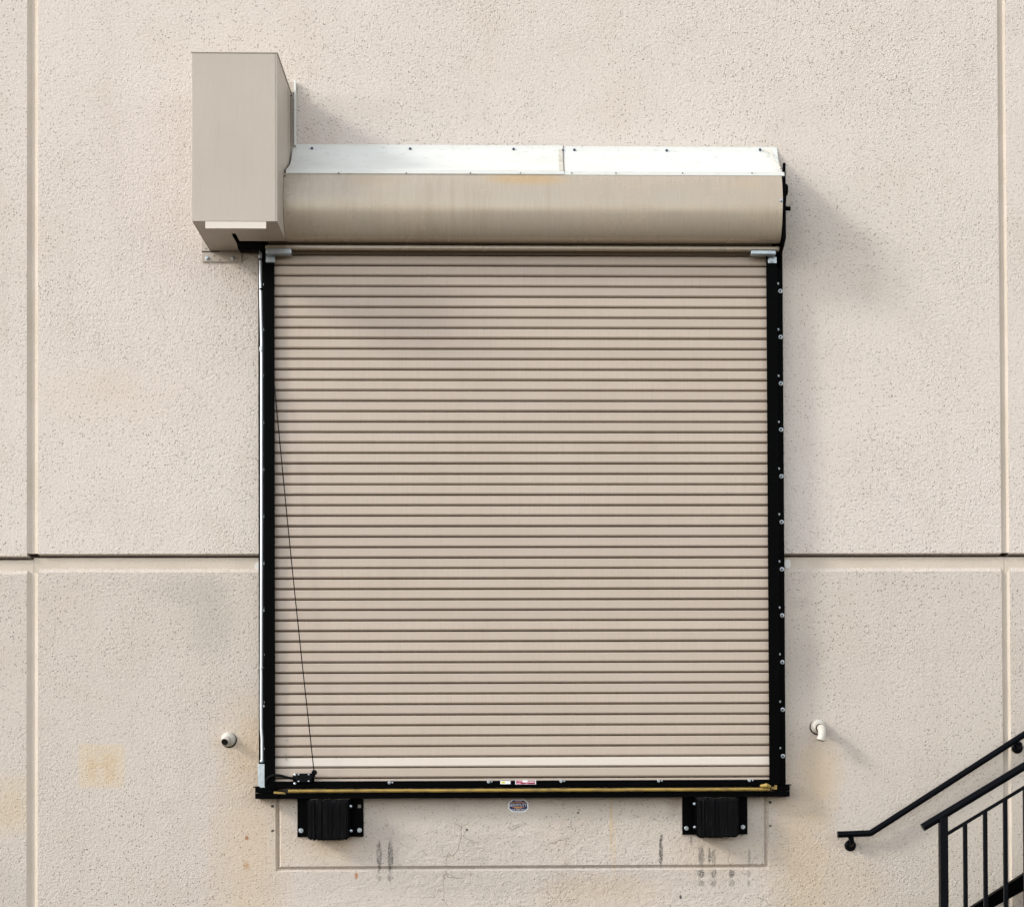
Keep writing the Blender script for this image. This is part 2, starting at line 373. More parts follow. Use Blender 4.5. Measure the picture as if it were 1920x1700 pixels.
for x0, x1, dz in ((-9.2, (JL0+JL1)/2-.001, -.013), ((JL0+JL1)/2+.001, (JR0+JR1)/2-.001, 0), ((JR0+JR1)/2+.001, 9.2, 0)):
    MB().box(x0, x1, -.119, -.030, JB-.06, JT-.0205+dz).build('joint_floor', 'joint', wall, smooth=False)
MB().box(-9.32, 9.32, -.55, .06, TOP+.03, TOP+.14).build('parapet_cap', 'flash', wall, bevel=.006)
# shallow trapezoid grooves of the vertical joints
for x0, x1, w in ((JL0, JL1, .024), (JR0, JR1, .017)):
    for z0, z1 in ((JT+.004, TOP), (0.0, JB-.002)):
        x0_, x1_ = x0+.0004, x1-.0004
        pr = [(x0_, .0008), (x0_+w, .0155), (x1_-w, .0155), (x1_, .0008), (x1_, .033), (x0_, .033)]
        n = len(pr); vs = [(x, y, z0) for x, y in pr]+[(x, y, z1) for x, y in pr]
        fs = [(i, (i+1) % n, n+(i+1) % n, n+i) for i in range(n)]+[tuple(range(n)), tuple(range(n, 2*n))]
        MB().add(vs, fs).build('joint_groove', 'joint', wall, smooth=False)
# white sealant dabs where the horizontal joint meets the door guides
for px, py in ((1478, 1056), (484, 1060)):
    p = at(px, py, 0); mb = MB()
    n = 11; prof = []
    for k in range(n):
        a = 2*math.pi*k/n; rr = (.8+.35*random.random())
        prof.append((p.x+math.cos(a)*.024*rr, p.z+math.sin(a)*.034*rr))
    mb.prism_d(prof, -RD+.001, -.022).build('sealant_dab', 'sealant', wall)

# ------------------------------------------------------------------ rolling door
door = thing('rolling_door', 'closed beige slatted roll up dock door in black guides under a curved hood', 'rolling door', (0.07, -.08, 1.2))
XL, XR = at(503, 900, .075).x, at(1450, 900, .075).x
zb, pitch = at(978, 1457.5, .075).z, .0649
DF = .076
prof = [(DF-.004, pitch-.0035), (DF, pitch-.007), (DF, .0135), (DF-.004, .0085), (DF-.010, .0052), (DF-.016, .0045), (DF-.024, .0045), (DF-.030, .012), (DF-.046, .012), (DF-.046, pitch+.006), (DF-.044, pitch+.006), (DF-.044, pitch-.0035)]
s0 = MB().prism_x([(d, z+zb) for d, z in prof], XL, XR).build('slat', 'slat', door, origin=((XL+XR)/2, -.05, zb))
for k in range(1, 53):
    c = copy_to(s0, ((XL+XR)/2, -.05+random.uniform(-.0012, .0012), zb+k*pitch+random.uniform(-.0005, .0005)), door)
    if k == 1:
        c.data = s0.data.copy(); c.data.materials[0] = M['slat_new']; c['label'] = 'paler clean replacement slat'
    else:
        c.rotation_euler = (R(random.uniform(-.6, .6)), R(random.uniform(-.012, .012)), R(random.uniform(-.02, .02)))
for py in (1386, 1413, 1423, 1449):
    bolt('rivet', at(537, py, DF-.001), .006, .006, door, 'slat', washer=False, hexa=False)

# bottom bar, weather strip
lz = lambda px, py, d: at(px, py, d).z
b0, b1 = lz(978, 1475.5, .11), lz(978, 1463, .11)
bar = MB().prism_x([(.045, b0), (.118, b0), (.118, b0+.006), (.104, b0+.010), (.104, b1), (.045, b1)], XL+.012, XR-.012).build('bottom_bar', 'black', door, bevel=.002)
MB().box(XL+.015, XR-.015, .05, .085, b1+.0015, zb-.004).build('bar_top_strip', 'slat', door, bevel=.001)
for px, py in ((730, 1466.5), (916, 1465), (1052, 1464), (1235, 1463.3), (1405, 1462.5)):
    p = at(px, py, .104); bolt('bar_bolt', p, .0095, .014, bar, 'zinc')
    MB().lathe(p+Vector((.02, 0, 0)), (0, -1, 0), [(0, .005), (.012, .005), (.013, .003)], 10).build('stud', 'zinc', bar)
y0, y1 = lz(978, 1484.5, .12), lz(978, 1477.2, .12)
ym, yr = (y0+y1)/2, (y1-y0)/2
ypath = []
nseg = 40
xa, xb = at(540, 1482, .12).x, at(1444, 1475, .12).x
for k in range(nseg+1):
    x = xa+(xb-xa)*k/nseg; ypath.append((x, -.108, ym+.0004*math.sin(k*.9)+.0004*random.uniform(-1, 1)))
strip = MB().tube(ypath, yr*.9, 12).build('weather_strip', 'yellow', door)
p = at(1437, 1473, .125); MB().tube([p+Vector((-.035, .01, .0)), p+Vector((0, -.004, .004)), p+Vector((.02, .004, -.004)), p+Vector((.03, .01, -.006))], [.009, .014, .012, .004], 10).build('torn_strip_end', 'yellow', door)
p = at(1455, 1476, .118); MB().prism_d([(p.x-.03, p.z-.008), (p.x+.006, p.z-.012), (p.x+.007, p.z+.016), (p.x-.03, p.z+.012)], .108, .114).build('torn_strip_end', 'yellow', door)
p = at(526, 1486, .118); MB().prism_d([(p.x-.045, p.z-.003), (p.x+.032, p.z-.008), (p.x+.02, p.z+.004), (p.x-.04, p.z+.010)], .108, .116).build('torn_strip_end', 'yellow', door)

# guides
GZ0, GZ1 = lz(978, 1474, .1), 4.62
def guide(side):
    if side < 0:
        xo, xw, xi = at(484.8, 950, .008).x, at(496, 950, .09).x, at(515, 950, .108).x
    else:
        xo, xw, xi = at(1470, 950, .008).x, at(1458, 950, .09).x, at(1439.5, 950, .108).x
    fl = sorted((xo, xw)); ch = sorted((xw, xi)); 
    mb = MB().box(fl[0], fl[1], .002, .011, GZ0, GZ1)              # flange on the wall
    g = mb.build('guide', 'black', door, bevel=.002)
    # channel: leg, front lip
    t_ = .008*(-side)
    MB().box(*sorted((xw, xw+t_)), .012, .099, GZ0+.002, GZ1-.002).build('guide_leg', 'black', g, bevel=.0015)
    MB().box(ch[0], ch[1], .1, .109, GZ0+.004, GZ1-.03).build('guide_face', 'black', g, bevel=.002)
    MB().box(*sorted((xi-t_*.1, xi-t_)), .002, .0985, GZ0+.006, GZ1-.04).build('guide_lip', 'black', g) if False else None
    return g, xo, xw, xi
gL, gLo, gLw, gLi = guide(-1)
gR, gRo, gRw, gRi = guide(1)
rb = [546, 632, 719, 805.5, 893, 978.5, 1067, 1153.5, 1241, 1330, 1417]
for py in rb:
    z = lz(1464, py, .02)
    c = at(1463+ (py-546)*.0055, py, .012)
    MB().lathe(c, (0, -1, 0), [(0, .0135), (.003, .0135), (.0035, .0125)], 18).build('washer', 'emt', gR)
    MB().lathe(c+Vector((0, -.0036, 0)), (0, -1, 0), [(0, .0075), (.007, .0072), (.009, .005)], 6).build('washer_bolt', 'steel', gR)  # dark blue reflection of the nut put into its steel colour
    c2 = at(1459+(py-546)*.0045, py-15, .1); MB().lathe(c2+Vector((-.002, .012, 0)), (1, -.25, 0), [(0, .0085), (.007, .0085), (.009, .006)], 10).build('bolt_head', 'zinc', gR)
    c3 = at(497+(0), py-14, .09); MB().lathe(c3+Vector((.004, .0, 0)), (-1, -.3, 0), [(0, .0085), (.007, .0085), (.010, .005)], 10).build('bolt_head', 'zinc', gL)

# black head plates carrying the barrel
Z = lambda py, d: lz(1470, py, d)
ep = MB().prism_x([(.004, 4.50), (.06, 4.50), (.10, 4.545), (.19, Z(462, .2)), (.268, Z(447, .27)), (.268, Z(305, .27)), (.20, Z(330, .2)), (.004, Z(335, 0))], at(1469.5, 380, .27).x-.004, at(1473.5, 380, .268).x).build('head_plate', 'black', door, bevel=.0015)
xp = at(1473.5, 380, .268).x
MB().lathe((xp-.004, -.2, Z(357, .2)), (1, 0, 0), [(0, .038), (.018, .038), (.026, .03)], 16).build('shaft_collar', 'black', ep)
MB().lathe((xp-.004, -.2, Z(376, .2)), (1, 0, 0), [(0, .05), (.01, .05), (.012, .04)], 16).build('bearing_flange', 'black', ep)
MB().lathe((xp-.004, -.19, Z(390, .2)), (1, 0, 0), [(0, .02), (.016, .02), (.017, .013), (.045, .013)], 12).build('shaft_end', 'black', ep)
MB().prism_x([(.004, 4.585), (.09, 4.575), (.14, 4.60), (.16, 4.70), (.004, 4.74)], at(446, 460, .1).x, at(496, 460, .1).x).build('head_plate', 'black', door, bevel=.002)

# hood
HX0, HX1 = at(531.5, 390, .3).x, at(1467.8, 390, .31).x
hz = lambda py, d: lz(1000, py, d)
hp = [(.264, 326), (.279, 333), (.294, 343), (.304, 354), (.3092, 365), (.3095, 376), (.305, 389), (.296, 403), (.282, 418), (.262, 432), (.236, 444), (.205, 451.5), (.165, 455.5)]
prof = [(d, hz(py, d)) for d, py in hp]
# refine with a smooth spline through the points
def spline(P, n=5):
    out = []
    for i in range(len(P)-1):
        p0 = P[max(i-1, 0)]; p1 = P[i]; p2 = P[i+1]; p3 = P[min(i+2, len(P)-1)]
        for k in range(n):
            t = k/n
            out.append(tuple(.5*((2*p1[a])+(-p0[a]+p2[a])*t+(2*p0[a]-5*p1[a]+4*p2[a]-p3[a])*t*t+(-p0[a]+3*p1[a]-3*p2[a]+p3[a])*t**3) for a in (0, 1)))
    out.append(P[-1]); return out
sp = spline(prof, 4)
inner = [(d-.006, z) for d, z in sp][::-1]
hood = MB().prism_x(sp+[(sp[-1][0]-.006, sp[-1][1]+.002)]+inner[1:], HX0, HX1).build('hood', 'hood', door)
hood.data.set_sharp_from_angle(angle=R(50))
# rolled lip in front of the head of the curtain
l1, l0 = hz(460.5, .15), hz(468.5, .15)
MB().prism_x([(.13, l0), (.150, l0), (.156, l0+.006), (.156, l1-.006), (.150, l1), (.11, l1+.004), (.11, l1-.004), (.13, l1-.006)], at(497.5, 464, .15).x, at(1461, 464, .15).x).build('hood_lip', 'hood', door, bevel=.0015)
MB().box(at(500, 464, .06).x, at(1458, 464, .06).x, .0, .04, 4.47, 4.9).build('head_backing', 'dark', door)  # near-black box behind the head of the curtain
# sheet metal flashing from the wall down to the hood
fp = [(.004, 273.8), (.006, 281.5), (.05, 299), (.10, 309), (.15, 314.5), (.21, 318), (.268, 321), (.272, 327.5)]
fz = [(d, lz(1000, py, d)) for d, py in fp]
sf = spline(fz[1:-1], 4)
prof = [fz[0]]+sf+[fz[-1]]
back = [(max(d-.003, .001), z-.003) for d, z in prof][::-1]
XS = at(1056, 300, .1).x
fx0, fx1 = at(549.5, 275, 0).x, at(1453.5, 278, 0).x
fa = MB().prism_x([(d+.0035, z+.0025) for d, z in prof]+[(d+.001, z) for d, z in back], fx0, XS).build('flashing', 'flash', door)
fb = MB().prism_x(prof+back, XS-.03, fx1+.012).build('flashing', 'flash', door)
MB().prism_x([(d+.003, z+.002) for d, z in prof[:-1]]+[(d+.0005, z-.0005) for d, z in back[1:]], XS+.0004, XS+.005).build('lap_shade_strip', 'lap_shade', fa)  # dark strip painting in the shade line where the sheets overlap
MB().prism_x([(d+.0055, z+.004) for d, z in prof[1:-1]]+[(d+.004, z+.003) for d, z in back[1:-1]], XS-.028, XS-.004).build('seam_tape', 'pvc', fa)
for px, py in ((585, 278.5), (769, 279.3), (963, 280), (1055, 282.5), (1077, 281.5), (1250, 282.6), (1425, 281.2)):
    bolt('screw', at(px, py, .012 if px < 1055 else .008), .0085, .012, fa if px < 1055 else fb, 'steel', hexa=True)
for px in (635, 762, 882, 976, 1072, 1155, 1280, 1410):
    MB().lathe(at(px, 324.5, .2785 if px < 1055 else .274), (0, -1, 0), [(0, .004), (.003, .003)], 8).build('screw', 'black', fa if px < 1055 else fb)
# dirty sealant bead at the right end of the flashing
pb = [at(x, y, d) for x, y, d in ((1432, 281, .02), (1446, 288, .05), (1450, 300, .10), (1456, 311, .19), (1464, 318, .255))]
MB().tube([q+Vector((0, -.004, .004)) for q in pb], .006, 8).build('sealant_bead', 'pvc', fb)
bolt('hood_screw', at(1465, 376, .312), .009, .01, hood, 'zinc')
p = at(531, 331, .275); MB().tube([p+Vector((-.012, 0, .0)), p+Vector((.0, -.004, -.003)), p+Vector((.014, 0, .002))], .005, 8).build('hood_clip', 'black', hood)
# galvanised stops and their bracket plates at the head of each guide
for (x0, x1, ya, yb, d) in ((498, 546, 465, 475.5, .165), (1408, 1455, 468.5, 477, .165)):
    A, B = at(x0, yb, d), at(x1, ya, d)
    MB().box(A.x, B.x, .12, d, A.z, B.z).build('stop_bar', 'galv', door, bevel=.006, seg=3)
for (x0, x1, ya, yb) in ((498.5, 515.5, 476, 492), (1440, 1456.3, 480, 493.5)):
    A, B = at(x0, yb, .115), at(x1, ya, .115)
    pl = MB().box(A.x, B.x, .1095, .115, A.z, B.z-.004).build('bracket_plate', 'galv', door, bevel=.004, seg=2)
    c = at((x0+x1)/2, (ya+yb)/2, .115)
    MB().lathe(c, (0, -1, 0), [(0, .018), (.004, .018), (.0045, .014), (.012, .0135), (.012, .009), (.004, .008)], 16).build('bolt', 'zinc', pl)

# ------------------------------------------------------------------ printed labels on the bottom bar
def quad_label(name, x0, x1, ya, yb, d, mat, th=.0012):
    A, B = at(x0, yb, d), at(x1, ya, d)
    return MB().box(A.x, B.x, d, d+th, A.z, B.z), A, B
mb, A, B = quad_label('s', 938, 957.2, 1463.2, 1469.3, .1045, 'white')
o = mb.build('warning_label', 'white', None); tag(o, 'small white and yellow sticker on the black bottom bar of the door', 'sticker')
MB().box(A.x+.007, A.x+.03, .106, .1065, A.z+.005, B.z-.004).build('yellow_print', 'lemon', o)
mb, A, B = quad_label('s', 966.2, 1005, 1462.1, 1470, .1045, 'pink')
o = mb.build('maker_label', 'white', None); tag(o, 'small maroon sticker with white border on the black bottom bar of the door', 'sticker')
w, h = B.x-A.x, B.z-A.z
MB().box(A.x+w*.045, B.x-w*.045, .106, .1065, A.z+h*.06, B.z-h*.06).build('maroon_print', 'maroon', o)
for (u0, u1, v0, v1, mt) in ((.35, .60, .5, .97, 'white'), (.62, .93, .52, .70, 'white'), (.08, .26, .08, .40, 'pink'), (.12, .34, .60, .80, 'pink'), (.46, .62, .08, .24, 'pink')):
    MB().box(A.x+w*u0, A.x+w*u1, .1067, .1071, A.z+h*v0, A.z+h*v1).build('print', mt, o)

# ------------------------------------------------------------------ motor cover
bx0, bx1, bz0, bz1, bd = -1.877, -1.3735, 4.592, 5.592, .512
mc = thing('motor_cover', 'tall beige sheet metal motor cover box beside the left end of the door hood', 'motor housing', ((bx0+bx1)/2, 0, bz0))
T = .004
MB().box(bx0, bx1, bd-T, bd, bz0, bz1).build('front_panel', 'cover', mc, bevel=.0025)
sd = MB().box(bx0+.001, bx0+.001+T, .004, bd-T-.0005, bz0+.001, bz1-.001).build('side_panel', 'cover', mc)
MB().box(bx1-.001-T, bx1-.001, .004, bd-T-.0005, bz0+.001, bz1-.001).build('side_panel', 'cover', mc)
MB().box(bx0-.004, bx1+.004, .003, bd+.003, bz1+.0005, bz1+.006).build('top_panel', 'cover', mc, bevel=.001)
# folded seam along the right front edge
MB().box(bx1-.014, bx1-.011, bd+.0002, bd+.0022, bz0+.002, bz1-.002).build('seam', 'cover', mc)
MB().box(bx1+.0, bx1+.003, .11, .118, bz0+.02, bz1-.02).build('side_rib', 'cover', mc)
# underside, cut away where the drive leaves the box
xm = at(438, 445, .3).x; xs_ = at(444, 460, .2).x
un = MB()
un.box(bx0+.006, xm-.012, .004, bd-.006, bz0+.002, bz0+.002+T)
un.box(xm+.014, bx1-.006, .185, .31, bz0+.002, bz0+.002+T)
un.box(xm-.012, bx1-.006, .31, bd-.006, bz0+.002, bz0+.002+T)
un.build('bottom_panel', 'cover', mc)
A, B = at(384.8, 428, bd), at(499, 417.2, bd)
MB().box(A.x, B.x, bd-.006, bd-.002, A.z, B.z+.012).build('front_lip', 'slat_new', mc, bevel=.001)
MB().box(bx0+.02, bx1-.02, .02, bd-.03, bz0+.25, bz0+.26).build('inner_shade_plate', 'dark', mc)  # black plate added to paint in the shade inside the cover
# wall plate behind the cover
px0, pxm, px1 = at(378.5, 480, .008).x, at(453, 480, .008).x, at(553, 200, .008).x
pz0, pz1 = at(378, 491, .008).z, at(550, 154, .008).z
pm = at(378, 472.5, .008).z
wp = MB().prism_d([(px0, pz0), (pxm, pz0), (pxm, bz0+.03), (px1, bz0+.03), (px1, pz1), (px0, pz1)], .002, .009).build('wall_plate', 'cover', mc, bevel=.0012)
MB().box(px1-.002, px1+.010, .0092, .034, hz(276, .02), pz1).build('plate_flange', 'flash', mc, bevel=.001)
MB().box(px0, px0+.11, .0092, .0125, pm, pm+.004).build('plate_seam', 'black', mc)
for px, py in ((389, 484.5), (437, 484)):
    bolt('bolt', at(px, py, .0095), .012, .012, mc, 'galv')
for px, py in ((543, 179.5), (546, 179.5), (550.5, 175), (551, 189), (412, 487.5), (402, 480), (378.5+8, 466), (373, 443)):
    if px > 373: MB().lathe(at(px, py, .0095), (0, -1, 0), [(0, .004), (.002, .003)], 8).build('hole_shade_dot', 'dark', mc)  # raised dark dots standing in for the shade inside holes

# ------------------------------------------------------------------ conduit and junction box on the left guide
cx = lambda py: 488.6+(py-480)*(490.6-488.6)/0.9e3
con = thing('conduit_run', 'thin galvanised conduit with grey junction box along the left door guide', 'conduit', at(493, 1477, .05))
pts = [at(cx(489), 489, .06), at(cx(520), 520, .06), at(491, 640, .06), at(491, 1000, .06), at(490.3, 1330, .06), at(490.4, 1365, .06), at(491.8, 1385, .06), at(491.9, 1426, .06)]
MB().tube(pts, .0108, 14).build('pipe', 'emt', con)
for py, r, h in ((543, .016, .01), (655, .0155, .03), (1252, .0155, .012), (1426.5, .0165, .014)):
    c = at(491+(1 if py > 1400 else 0), py, .06); MB().lathe(c+Vector((0, 0, -h/2)), (0, 0, 1), [(0, r*.9), (h*.2, r), (h*.8, r), (h, r*.9)], 14).build('coupling', 'galv' if py != 543 else 'black', con)
for py in (533, 618, 704, 792, 880, 968, 1056, 1144, 1323):
    c = at(496.3, py, .06); MB().box(c.x-.010, c.x+.012, .05, .062, c.z-.008, c.z+.006).build('clip', 'galv', con, bevel=.002)
A, B = at(484.3, 484.2, .075), at(492, 472, .075); MB().box(A.x, B.x, .04, .075, A.z, B.z).build('conduit_body', 'galv', con, bevel=.005)
MB().lathe(at(487.8, 470, .06), (0, 0, -1), [(-.006, .004), (0, .009), (.01, .009)], 10).build('conduit_cap', 'galv', con)
A, B = at(484, 1476.6, .10), at(502.3, 1431.5, .10)
jb = MB().box(A.x, B.x, .03, .098, A.z, B.z).build('junction_box', 'galv', con, bevel=.002)
MB().box(A.x-.001, B.x-.010, .0985, .101, A.z+.002, B.z-.002).build('box_cover', 'galv', con, bevel=.001)

# ------------------------------------------------------------------ sensing edge switch with its two cables
sw = thing('edge_switch', 'black safety edge switch box with looped cable on the door bottom bar', 'switch box', at(569, 1467, .12))
A, B = at(554.5, 1467, .14), at(584.5, 1449, .14)
MB().box(A.x, B.x, .105, .14, A.z, B.z).build('housing', 'rail', sw, bevel=.006, seg=3)
for px, py in ((560, 1451.5), (579, 1451.5), (560, 1464.2), (579, 1463.8)):
    MB().lathe(at(px, py, .1395), (0, -1, 0), [(0, .0055), (.003, .005), (.004, .003)], 10).build('screw', 'zinc', sw)
for px, py in ((553.2, 1468.5), (553.5, 1452)):
    MB().lathe(at(px, py, .118), (0, -1, 0), [(0, .008), (.008, .008), (.010, .005)], 10).build('mounting_bolt', 'zinc', sw)
MB().box(at(549, 1469, .11).x, at(589, 1469, .11).x, .1045, .1085, at(569, 1469, .11).z, at(569, 1453, .11).z).build('bracket', 'black', sw, bevel=.001)
k = at(589, 1447.5, .135)
MB().lathe(k+Vector((0, .02, 0)), (0, -1, 0), [(0, .010), (.004, .0165), (.022, .0165), (.028, .010)], 18).build('cable_swivel', 'rail', sw)
MB().tube([k, at(587.5, 1454, .128), at(583, 1460, .12)], .011, 10).build('swivel_arm', 'rail', sw)
pth = [(500.5, 1477, .10), (498.6, 1472, .106), (498.9, 1465, .118), (502, 1459, .128), (509, 1454.3, .132), (518, 1452.8, .132), (527, 1453.8, .13), (537, 1456.6, .128), (546, 1458.4, .126), (556, 1458.5, .125)]
pp = spline([(a, b) for a, b, c in pth], 4); 
P3 = []
for i, (a, b) in enumerate(pp):
    f = i/(len(pp)-1)*(len(pth)-1); j = min(int(f), len(pth)-2); P3.append(at(a, b, pth[j][2]+(pth[j+1][2]-pth[j][2])*(f-j)))
MB().tube(P3, .0085, 10).build('looped_cable', 'rubber', sw)
tp = at(514.5, 722, .115)
n = 16; pts = [k.lerp(tp, i/n)+Vector((-.006*math.sin(math.pi*i/n), 0, -.0)) for i in range(n+1)]
MB().tube(pts, .0033, 6).build('take_up_cable', 'rubber', sw)

# ------------------------------------------------------------------ steel sill under the door
s0z, s1z = lz(978, 1495, .1), lz(978, 1484.5, .1)
sill = thing('dock_sill', 'black steel dock sill angle running under the closed door', 'sill', ((at(479, 1488, .1).x+at(1481, 1478, .1).x)/2, 0, s0z))
ax, bx = at(478.3, 1488, .1).x, at(1480.8, 1478, .1).x
MB().box(ax, bx, .003, .10, s0z, s1z).build('sill_angle', 'black', sill, bevel=.002)
MB().box(ax, at(516, 1480, .1).x, .003, .102, s1z+.001, lz(978, 1474, .1)).build('end_block', 'black', sill, bevel=.002)
MB().box(at(1457, 1480, .1).x, bx, .003, .102, s1z+.001, lz(978, 1474, .1)).build('end_block', 'black', sill, bevel=.002)
zt = lz(978, 1474, .1)
MB().box(ax-.010, at(487, 1480, .1).x, .003, .106, zt+.0005, zt+.008).build('top_flange', 'black', sill, bevel=.001)
MB().box(at(1463, 1480, .1).x, bx+.010, .003, .106, zt+.0005, zt+.008).build('top_flange', 'black', sill, bevel=.001)
for px, py in ((521, 1490.5), (798, 1486.5), (937, 1486), (1073, 1484.3), (1210, 1483.3), (1435, 1483)):
    MB().lathe(at(px, py, .10), (0, -1, 0), [(0, .012), (.003, .011), (.007, .006)], 12).build('countersunk_bolt', 'black', sill)

# ------------------------------------------------------------------ laminated dock bumpers
def bumper(x0, x1, ytop, ybot, pl, pr, label, hole, bolts, smalls):
    A, B = at(x0, ybot, .02), at(x1, ytop, .02)
    t_ = thing('dock_bumper', label, 'dock bumper', ((A.x+B.x)/2, 0, A.z), 'dock bumpers under the sill')
    PA, PB = at(pl, ybot, .12), at(pr, ytop, .12)
    zt_ = s0z-.002
    # left angle
    MB().box(A.x, PA.x+.006, .002, .013, A.z, zt_).build('mounting_flange', 'black', t_, bevel=.0015)
    MB().box(PA.x-.003, PA.x+.006, .0135, .10, A.z+.004, zt_-.004).build('angle_leg', 'black', t_, bevel=.0015)
    mb = MB()
    if hole:
        h0 = at(670.5, 1514, .013); h1 = at(677, 1507.5, .013)
        mb.box(PB.x-.006, h0.x, .002, .013, A.z, zt_).box(h1.x, B.x, .002, .013, A.z, zt_).box(h0.x, h1.x, .002, .013, A.z, h0.z).box(h0.x, h1.x, .002, .013, h1.z, zt_)
        mb.build('mounting_flange', 'black', t_)
    else: mb.box(PB.x-.006, B.x, .002, .013, A.z, zt_).build('mounting_flange', 'black', t_, bevel=.0015)
    MB().box(PB.x-.006, PB.x+.003, .0135, .10, A.z+.004, zt_-.004).build('angle_leg', 'black', t_, bevel=.0015)
    # rubber plies, each cut a little differently
    n_ = 24; w_ = (PB.x-PA.x-.014)/n_; pad = MB()
    for i in range(n_):
        xx = PA.x+.007+i*w_; dd = .135+random.uniform(-.004, .004); zz = A.z-.016+random.uniform(-.004, .003)
        if i < 1 or i > n_-2: dd -= .006; zz += .008
        zz2 = zt_-.004+random.uniform(-.004, .0)
        pad.prism_x([(.0, zz+.006), (dd-.012, zz), (dd, zz+.010), (dd, zz2-.014), (dd-.016, zz2), (.0, zz2)], xx+.0007, xx+w_-.0007)
    pd = pad.build('rubber_pad', 'rubber', t_)
    for px, py, r in bolts: bolt('anchor_bolt', at(px, py, .013), r, .018, t_, 'zinc')
    for px, py in smalls: MB().lathe(at(px, py, .10), (0, -1, 0), [(-.03, .008), (0, .009), (.010, .009), (.012, .005)], 10).build('tie_rod_end', 'zinc', t_)
    return t_
bumper(557.3, 681, 1498, 1568.5, 575.5, 655, 'left black laminated rubber dock bumper nearest the galvanised junction box', True, ((564.7, 1556.5, .0145), (674.2, 1555.7, .0145)), ((657.7, 1511), (658.5, 1557)))
bumper(1279.5, 1401.5, 1492, 1564, 1305, 1386, 'right black laminated rubber dock bumper nearest the wall elbow pipe', False, ((1287, 1552, .0135), (1393, 1549.7, .0135)), ((1302.5, 1550), (1302, 1506.5)))

# ------------------------------------------------------------------ octagonal sticker
ang = [(960.5, 1521.8), (983.5, 1521.8), (990.8, 1515.5), (990.8, 1504.5), (983.8, 1498), (960.5, 1498), (953.2, 1504.5), (953.2, 1515.5)]
oc = [at(px, py, .004) for px, py in ang]
cx_ = sum(p.x for p in oc)/8; cz_ = sum(p.z for p in oc)/8
st = MB().prism_d([(p.x, p.z) for p in oc], .0005, .004).build('octagonal_sticker', 'white'); tag(st, 'dark blue octagonal sticker with white border on wall under the sill', 'sticker')
MB().prism_d([(cx_+(p.x-cx_)*.89, cz_+(p.z-cz_)*.84) for p in oc], .0041, .0047).build('blue_field', 'navy', st)
def text(body, name, mat, parent, px, py, width, height, d):
    cu = bpy.data.curves.new(name, 'FONT'); cu.body = body; cu.align_x = 'CENTER'; cu.align_y = 'CENTER'; cu.resolution_u = 2
    tmp = bpy.data.objects.new(name, cu); COL.objects.link(tmp)
    dg = bpy.context.evaluated_depsgraph_get(); me = bpy.data.meshes.new_from_object(tmp.evaluated_get(dg))
    bpy.data.objects.remove(tmp)
    xs_ = [v.co.x for v in me.vertices]; ys_ = [v.co.y for v in me.vertices]
    c = at(px, py, d); sx = width/(max(xs_)-min(xs_)); sy = height/(max(ys_)-min(ys_)); mx = (max(xs_)+min(xs_))/2; my = (max(ys_)+min(ys_))/2
    for v in me.vertices: v.co = ((v.co.x-mx)*sx, 0, (v.co.y-my)*sy)
    me.materials.clear(); me.materials.append(M[mat])
    o = bpy.data.objects.new(name, me); COL.objects.link(o); place(o, c, parent); return o
text('SERVITUTTI', 'lettering', 'white', st, 972, 1508.7, 33/297, 5/297, .0052)
text('818-998-3004', 'lettering', 'white', st, 972, 1517.6, 25/297, 3.2/297, .0052)
for px0, px1, py0, py1 in ((958.5, 985.5, 1503.4, 1504.6), (965, 978, 1511.9, 1514.6), (961, 983, 1511.9, 1512.8)):
    A, B = at(px0, py1, .005), at(px1, py0, .005); MB().box(A.x, B.x, .0048, .0052 if px0 != 961 else .0051, A.z, B.z).build('print_bar', 'orange', st)
A, B = at(966, 1502.2, .005), at(978, 1501.2, .005); MB().box(A.x, B.x, .0048, .0052, A.z, B.z).build('print_bar', 'pink', st)

# ------------------------------------------------------------------ pipes through the wall
c = at(428.5, 1385.5, 0)
pv = thing('pipe_stub', 'short cream pipe stub in a round collar left of the door', 'pipe', c)
MB().lathe(c, (0, -1, 0), [(0, .046), (.004, .046), (.014, .041), (.024, .030), (.028, .024)], 28).build('collar', 'pvc', pv)
q0, q1 = c+Vector((0, -.01, .002)), c+Vector((-.006, -.045, -.009)); q2 = c+Vector((-.010, -.066, -.019))
MB().tube([q0, c+Vector((-.003, -.03, -.002)), q1, q2], .0235, 18).build('pipe', 'pvc', pv)
dr = (q2-q1).normalized()
MB().lathe(q2-dr*.0, dr, [(0, .0212), (.0012, .0212)], 18).build('mouth_shade_disc', 'dark', pv)  # dark disc on the closed end, painting the shade of an open pipe
MB().lathe(c+Vector((.003, .001, -.004)), (0, -1, 0), [(0, .049), (.003, .049)], 24).build('dark_disc', 'dark', pv)  # dark disc behind the collar, slightly larger and set lower
c = at(1533.5, 1361.5, 0)
pe = thing('elbow_pipe', 'cream elbow pipe in a round collar turning down right of the door', 'pipe', c)
MB().lathe(c, (0, -1, 0), [(0, .047), (.006, .047), (.02, .042), (.032, .032), (.036, .028)], 28).build('collar', 'pvc', pe)
MB().lathe(c+Vector((-.002, .001, -.004)), (0, -1, 0), [(0, .050), (.003, .050)], 24).build('dark_disc', 'dark', pe)  # dark disc behind this collar too, set lower
e = c+Vector((.008, 0, -.012))
pts = [e+Vector((0, -.03, .0))]
for i in range(9):
    a = i/8*R(80); pts.append(e+Vector((.002, -.050-.040*math.sin(a), -.040*(1-math.cos(a)))))
pts += [pts[-1]+Vector((-.004, -.008, -.022)), pts[-1]+Vector((-.010, -.010, -.040))]
MB().tube(pts, [.024]*2+[.0255]*8+[.0255, .0255], 18).build('elbow', 'pvc', pe)
